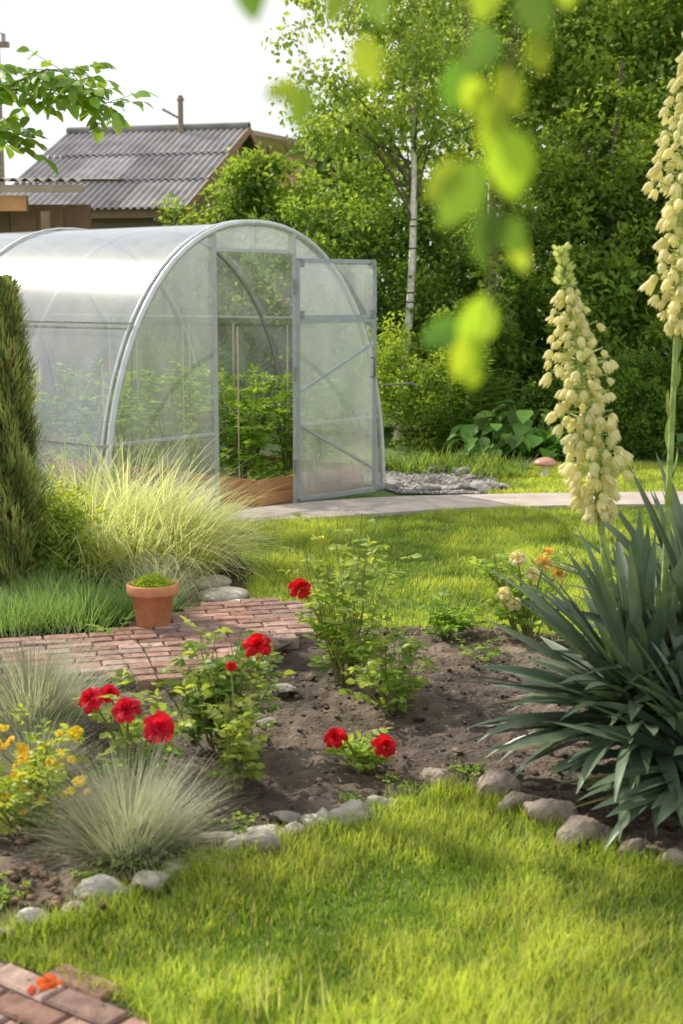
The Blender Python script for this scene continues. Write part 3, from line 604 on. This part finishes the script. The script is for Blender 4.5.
rose((.84,6.3,.03),.44,.22,12,110,.045,[(.78,6.2,.44,.042,(-.2,-.6,.8),CF),(.9,6.2,.42,.046,(.3,-.5,.8),YF),(.72,6.2,.28,.036,(-.4,-.7,.5),CF),(.77,6.2,.23,.036,(-.2,-.8,.5),CF),(.97,6.25,.36,.036,(.4,-.6,.6),YF),(.84,6.15,.38,.034,(0,-.8,.5),CF),(.93,6.3,.45,.03,(0,-.5,.8),YF)],c1=(.14,.27,.04),c2=(.44,.56,.12))
mb=MB(); bush(mb,(.47,6.35,.03),.2,.16,9,50,.055,(.13,.28,.04),(.36,.52,.1)); mb.build('young_plant',RM)
mb=MB(); bush(mb,(.62,5.95,.03),.08,.1,5,20,.03,(.13,.28,.04),(.34,.5,.09)); mb.build('young_plant',RM)
mb=MB(); bush(mb,(-.93,4.0,.03),.28,.18,18,240,.032,(.2,.34,.04),(.6,.66,.12))
for i in range(60): bloom(mb,(U(-1.14,-.76),U(3.88,4.15),U(.08,.35)),U(.013,.022),(U(-.6,.6),-.5,.8),(.95,.66+U(-.1,.1),.03),2,((5,1.0,.3),(4,.5,.6)))
mb.build('yellow_coreopsis',RM)
mb=MB()
for x,y,s in((-.66,3.66,1),(.05,4.22,.8),(.2,4.4,.7),(-.3,4.05,.8),(-.45,3.85,.8),(.42,4.5,.8),(-.9,3.55,.9)): bush(mb,(x,y,.01),.06*s,.1*s,7,30,.022*s,(.15,.3,.04),(.44,.58,.1))
mb.build('ground_cover_plant',RM)
mb=MB(); bloom(mb,(-.665,3.045,.045),.024,(.3,-.2,.9),(.9,.16,.03),0,((5,1.3,.2),(3,.6,.4))); bloom(mb,(-.70,3.01,.044),.010,(-.3,-.5,.5),(.8,.1,.05),0,((4,1.3,.2),)); mb.build('fallen_blossom',[M_petal])
mb=MB(); n=22; P=np.stack([U(-.22,-.02,n),U(2.9,3.0,n),np.zeros(n)],1); strands(mb,P,U(0,6.28,n),U(1.2,1.5,n),U(.9,1.4,n),U(.07,.17,n),.005,jit((.4,.48,.16),n),4,2,jit((.6,.62,.3),n)); mb.build('tall_grass_tuft',[M_grass])

# ------------------------------------------------------------ yuccas
def bell(mb,c,L,ax,col,m=1):
    A=nrm(np.array(ax,float)); X=nrm(np.cross(A,[.31,.9,.2])); Y=np.cross(A,X); op=U(.7,1.5)
    for k in range(6):
        ph=k*1.047+U(-.15,.15); V=[];C=[]; inn=.88 if k%2 else 1
        for r,z,wd in((.06,0,.5),(.30,.18,.62),(.40*inn,.5,.60),(.34*op*inn,.82,.42),(.30*op*inn,1.05*U(.9,1.1),.05)):
            for u in(-1,0,1):
                a_=ph+u*wd; rr=r*L*(1-.08*abs(u)); V.append(c+rr*(math.cos(a_)*X+math.sin(a_)*Y)+A*z*L); C.append(np.array(col)*U(.94,1.03) if z>.1 else np.array((.6,.68,.3)))
        mb.add(V,[[i*3+j,i*3+j+1,i*3+j+4,i*3+j+3] for i in range(4) for j in range(2)],C,m,True)
def yucca(x,y,n,Ls,spikes,cz=.16,elmin=-.28):
    mb=MB(); u=R(n); el=np.arcsin(np.clip(elmin+(1-elmin)*u,-1,1)); az=U(0,6.28,n)
    z=cz+.16*u; P=np.stack([x+.04*np.cos(az),y+.04*np.sin(az),z],1)
    C=lerp((.065,.108,.068),(.20,.26,.155),R(n)); dead=(el<-.1)&(R(n)<.22); C[dead]=(.38,.31,.18)
    bend=U(.0,.8,n)*np.cos(el)*(R(n)<.7)
    strands(mb,P,az,el+.12,el-bend,Ls*U(.6,1.08,n),U(.036,.056,n),C*.85,8,3,C*1.15,0,True,.14,smooth=True,power=1.6,twist=.5)
    tube(mb,[(x,y,0),(x,y,cz+.1)],[.06,.05],(.2,.16,.1),2,8)
    for (bx,by,bz,z1,dx,z2,wd,nb) in spikes:
        s=np.linspace(0,1,12); pts=np.stack([bx+dx*s**1.5,np.full(12,by),bz+(z2-bz)*s],1)
        tube(mb,pts,np.linspace(.013,.004,12),(.34,.44,.14),2,8)
        for q in np.linspace(.05,.98,22):
            p=np.array([np.interp(q,s,pts[:,k]) for k in range(3)]); a_=q*40; D=np.array([math.cos(a_)*.35,math.sin(a_)*.35,1])
            leaves(mb,p[None],D[None],np.array([[math.cos(a_),math.sin(a_),-.2]]),.15*(1.15-q),.026,jit((.36,.46,.12),1),0,det=1)
        for i in range(nb):
            q=(i+.5)/nb; zz=z1+(z2-z1)*q; t=(zz-bz)/(z2-bz); p=np.array([np.interp(t,s,pts[:,k]) for k in range(3)])
            a_=i*2.399+U(-.5,.5); w_=wd*((math.sin(math.pi*min(1,(q+.05)/.95)**.85)**.9)*.88+.10)*U(.3,1.15); D=np.array([math.cos(a_),math.sin(a_),U(0,.5)])
            e=p+D*w_; tube(mb,[p,e,e-[0,0,.012]],[.003,.002,.002],(.45,.52,.2),2,4)
            L=.046*(1-.5*q**1.5)*U(.7,1.15); up=q>.86
            bell(mb,e-[0,0,.01],L,(math.cos(a_)*.6+U(-.4,.4),math.sin(a_)*.6+U(-.4,.4),-.9 if not up else .6),np.array((.92,.86,.50) if not up else (.76,.82,.34))*U(.88,1.05))
    return mb.build('yucca_plant',[M_yucca,M_white,M_bark])
yucca(.95,4.35,230,.58,[(.865,4.4,.3,.92,-.20,1.74,.10,260)],cz=.22)
yucca(1.22,4.55,230,.66,[(1.04,4.5,.3,1.50,.03,2.5,.095,250)],cz=.26)
yucca(1.08,4.05,120,.44,[],cz=.16)
yucca(1.62,4.7,130,.66,[(1.27,4.75,.3,1.1,0,2.05,.10,130)],cz=.24)

# ------------------------------------------------------------ walnut
mb=MB(); tr=[(-2.7,6.3,0),(-2.68,6.3,1.2),(-2.6,6.25,2.2),(-2.4,6.2,3.2)]; tube(mb,tr,[.11,.1,.08,.05],(.25,.22,.19),1,10)
br=[[(-2.6,6.25,2.3),(-1.9,6.05,2.30),(-1.4,6.0,2.42),(-1.1,6.0,2.42),(-.95,6.0,2.34)],[(-1.6,6.0,2.38),(-1.4,5.95,2.24),(-1.3,5.9,2.18)],[(-1.4,6,2.42),(-1.2,6,2.50),(-1.05,6,2.48)],[(-2.4,6.2,3.2),(-1.9,6.1,3.3),(-1.4,6.1,3.1)],[(-1.9,6.05,2.32),(-1.6,6.0,2.46),(-1.4,6,2.54)]]
for k,b in enumerate(br):
    b=np.array(b); tube(mb,b,np.linspace(.007 if k else .011,.002,len(b)),(.25,.24,.12),1,6)
    for j in range(17 if k!=0 else 36):
        t=U(.4,1)*(len(b)-1); i=min(int(t),len(b)-2); p=b[i]+(b[i+1]-b[i])*(t-i); a_=U(0,6.28); pd=nrm(np.array([math.cos(a_)*.8+.2,math.sin(a_)*.7,U(-.6,.4)])); pl=U(.10,.2)
        tube(mb,[p,p+pd*pl],[.002,.001],(.2,.28,.08),1,4)
        for q in range(5):
            tt=(.4,.4,.8,.8,1)[q]; sd=nrm(np.cross(pd,[0,0,1.]))*(1,-1,1,-1,0)[q]; D=nrm(pd*.6+sd+[0,0,-.3])
            leaves(mb,(p+pd*pl*tt)[None],D[None],np.array([[U(-.8,.8),U(-1,.2),.8]]),U(.05,.09),U(.035,.05),jit((.26,.42,.07),1,.3),0,det=1)
mb.build('walnut_tree',[M_leaf,M_bark])

# ------------------------------------------------------------ overhanging birch twigs
mb=MB(); yy=.93
tube(mb,[(-.9,.9,2.35),(-.3,yy,2.2),(.1,yy,2.1),(.5,.98,2.12),(1.2,1.1,2.3)],[.02,.012,.009,.007,.004],(.25,.2,.17),1,8)
tw=[[(.1,yy,2.1),(.115,yy,1.9),(.112,yy,1.78),(.102,yy,1.70),(.100,yy,1.63),(.094,yy,1.58),(.09,yy,1.55)],
    [(-.1,yy,2.14),(-.06,.95,1.9),(-.055,.95,1.77)],[(0,yy,2.12),(.0,.92,1.9),(.008,.92,1.76)],[(-.04,yy,2.12),(-.02,.97,1.85),(-.025,.97,1.72)],[(.1,yy,2.1),(.08,.9,1.86),(.076,.9,1.73)],[(.3,.95,2.11),(.20,1.0,1.9),(.135,1.0,1.79)]]
for t in tw: tube(mb,t,np.linspace(.0018,.0007,len(t)),(.2,.14,.08),1,5)
lv=[(.088,1.685,-.5,-1,.050),(.103,1.705,.15,-1,.050),(.080,1.682,-.8,-.7,.036),(.102,1.650,.5,-.8,.030),(.108,1.635,.6,-.9,.026),(.092,1.600,-.25,-1,.044),(.080,1.580,-.9,-.4,.032),(.086,1.575,-.4,-1,.034),(.088,1.556,-.2,-1,.020),
    (.080,1.75,-.3,-1,.036),(.078,1.735,.5,-1,.030),(.104,1.745,.3,-1,.032),(.112,1.79,.4,-1,.038),(.135,1.80,.2,-1,.028),(.095,1.80,-.3,-1,.036),(.094,1.655,-.2,-1,.038),
    (.010,1.760,.4,-1,.034),(.004,1.80,-.4,-1,.034),(.014,1.795,.6,-1,.032),(-.022,1.728,-.2,-1,.030),(-.027,1.730,-.9,-.2,.024),(-.058,1.80,.1,-1,.034),(-.05,1.80,.8,-.7,.026),(.1,1.72,-.4,-1,.034),(.096,1.765,-.6,-1,.034),(.12,1.76,.2,-1,.026)]
for k,(x,z,dx,dz,L) in enumerate(lv):
    leaves(mb,np.array([[x,yy+U(-.02,.02),z]]),np.array([[dx,U(-.3,.3),dz]]),np.array([[U(-.8,.8),-1,U(-.1,.7)]]),L,L*.66,jit((.36,.49,.05) if k%3 else (.13,.24,.05),1,.25),0,det=1,curl=.1)
n=70; P=np.stack([U(-.7,1.1,n),U(.85,1.05,n),U(1.95,2.2,n)],1); D,N=orient(n); D[:,2]-=1; leaves(mb,P,D,N,.035,.026,jit((.2,.33,.04),n),0,det=1)
mb.build('birch_branch',[M_leaf,M_bark])

# ------------------------------------------------------------ light, sky, camera
el=math.radians(40); sv=np.array([-.76,.65]); sv/=np.linalg.norm(sv)
S=Vector((sv[0]*math.cos(el),sv[1]*math.cos(el),math.sin(el)))
sun=bpy.data.lights.new('sun','SUN'); sun.energy=5; sun.angle=math.radians(.6); sun.color=(1,.93,.76)
so=bpy.data.objects.new('sun',sun); scene.collection.objects.link(so); so.rotation_euler=S.to_track_quat('Z','Y').to_euler(); so.location=(-10,8,12)
w=bpy.data.worlds.new('World'); scene.world=w; w.use_nodes=True; t=w.node_tree; t.nodes.clear(); N=t.nodes.new; L=t.links.new
o=N('ShaderNodeOutputWorld'); bg=N('ShaderNodeBackground'); bg.inputs[1].default_value=.15
sk=N('ShaderNodeTexSky'); sk.sky_type='NISHITA'; sk.sun_disc=False; sk.sun_elevation=el; sk.sun_rotation=math.atan2(sv[0],sv[1]); sk.dust_density=1.5
tc=N('ShaderNodeTexCoord'); mp=N('ShaderNodeMapping'); mp.inputs['Scale'].default_value=(1,1,2.6); L(tc.outputs['Generated'],mp.inputs[0])
nz=N('ShaderNodeTexNoise'); nz.inputs['Scale'].default_value=3.2; nz.inputs['Detail'].default_value=7; L(mp.outputs[0],nz.inputs['Vector'])
mr=N('ShaderNodeMapRange'); mr.inputs[1].default_value=.38; mr.inputs[2].default_value=.62; mr.inputs[3].default_value=.5; mr.inputs[4].default_value=.97; L(nz.outputs['Fac'],mr.inputs[0])
mx=N('ShaderNodeMix'); mx.data_type='RGBA'; mx.inputs['B'].default_value=(7.6,7.6,7.45,1); L(mr.outputs[0],mx.inputs['Factor']); L(sk.outputs[0],mx.inputs['A']); L(mx.outputs['Result'],bg.inputs[0]); L(bg.outputs[0],o.inputs[0])
cam=bpy.data.cameras.new('camera'); co=bpy.data.objects.new('camera',cam); scene.collection.objects.link(co); scene.camera=co
cam.sensor_fit='VERTICAL'; cam.sensor_height=36; cam.sensor_width=24; cam.lens=50; cam.clip_end=600; cam.clip_start=.05
co.location=(0,0,1.6); co.rotation_euler=(math.radians(90-8.755),0,0)
cam.dof.use_dof=True; cam.dof.focus_distance=7.0; cam.dof.aperture_fstop=4.0
scene.view_settings.view_transform='Standard'; scene.view_settings.look='None'; scene.view_settings.exposure=0
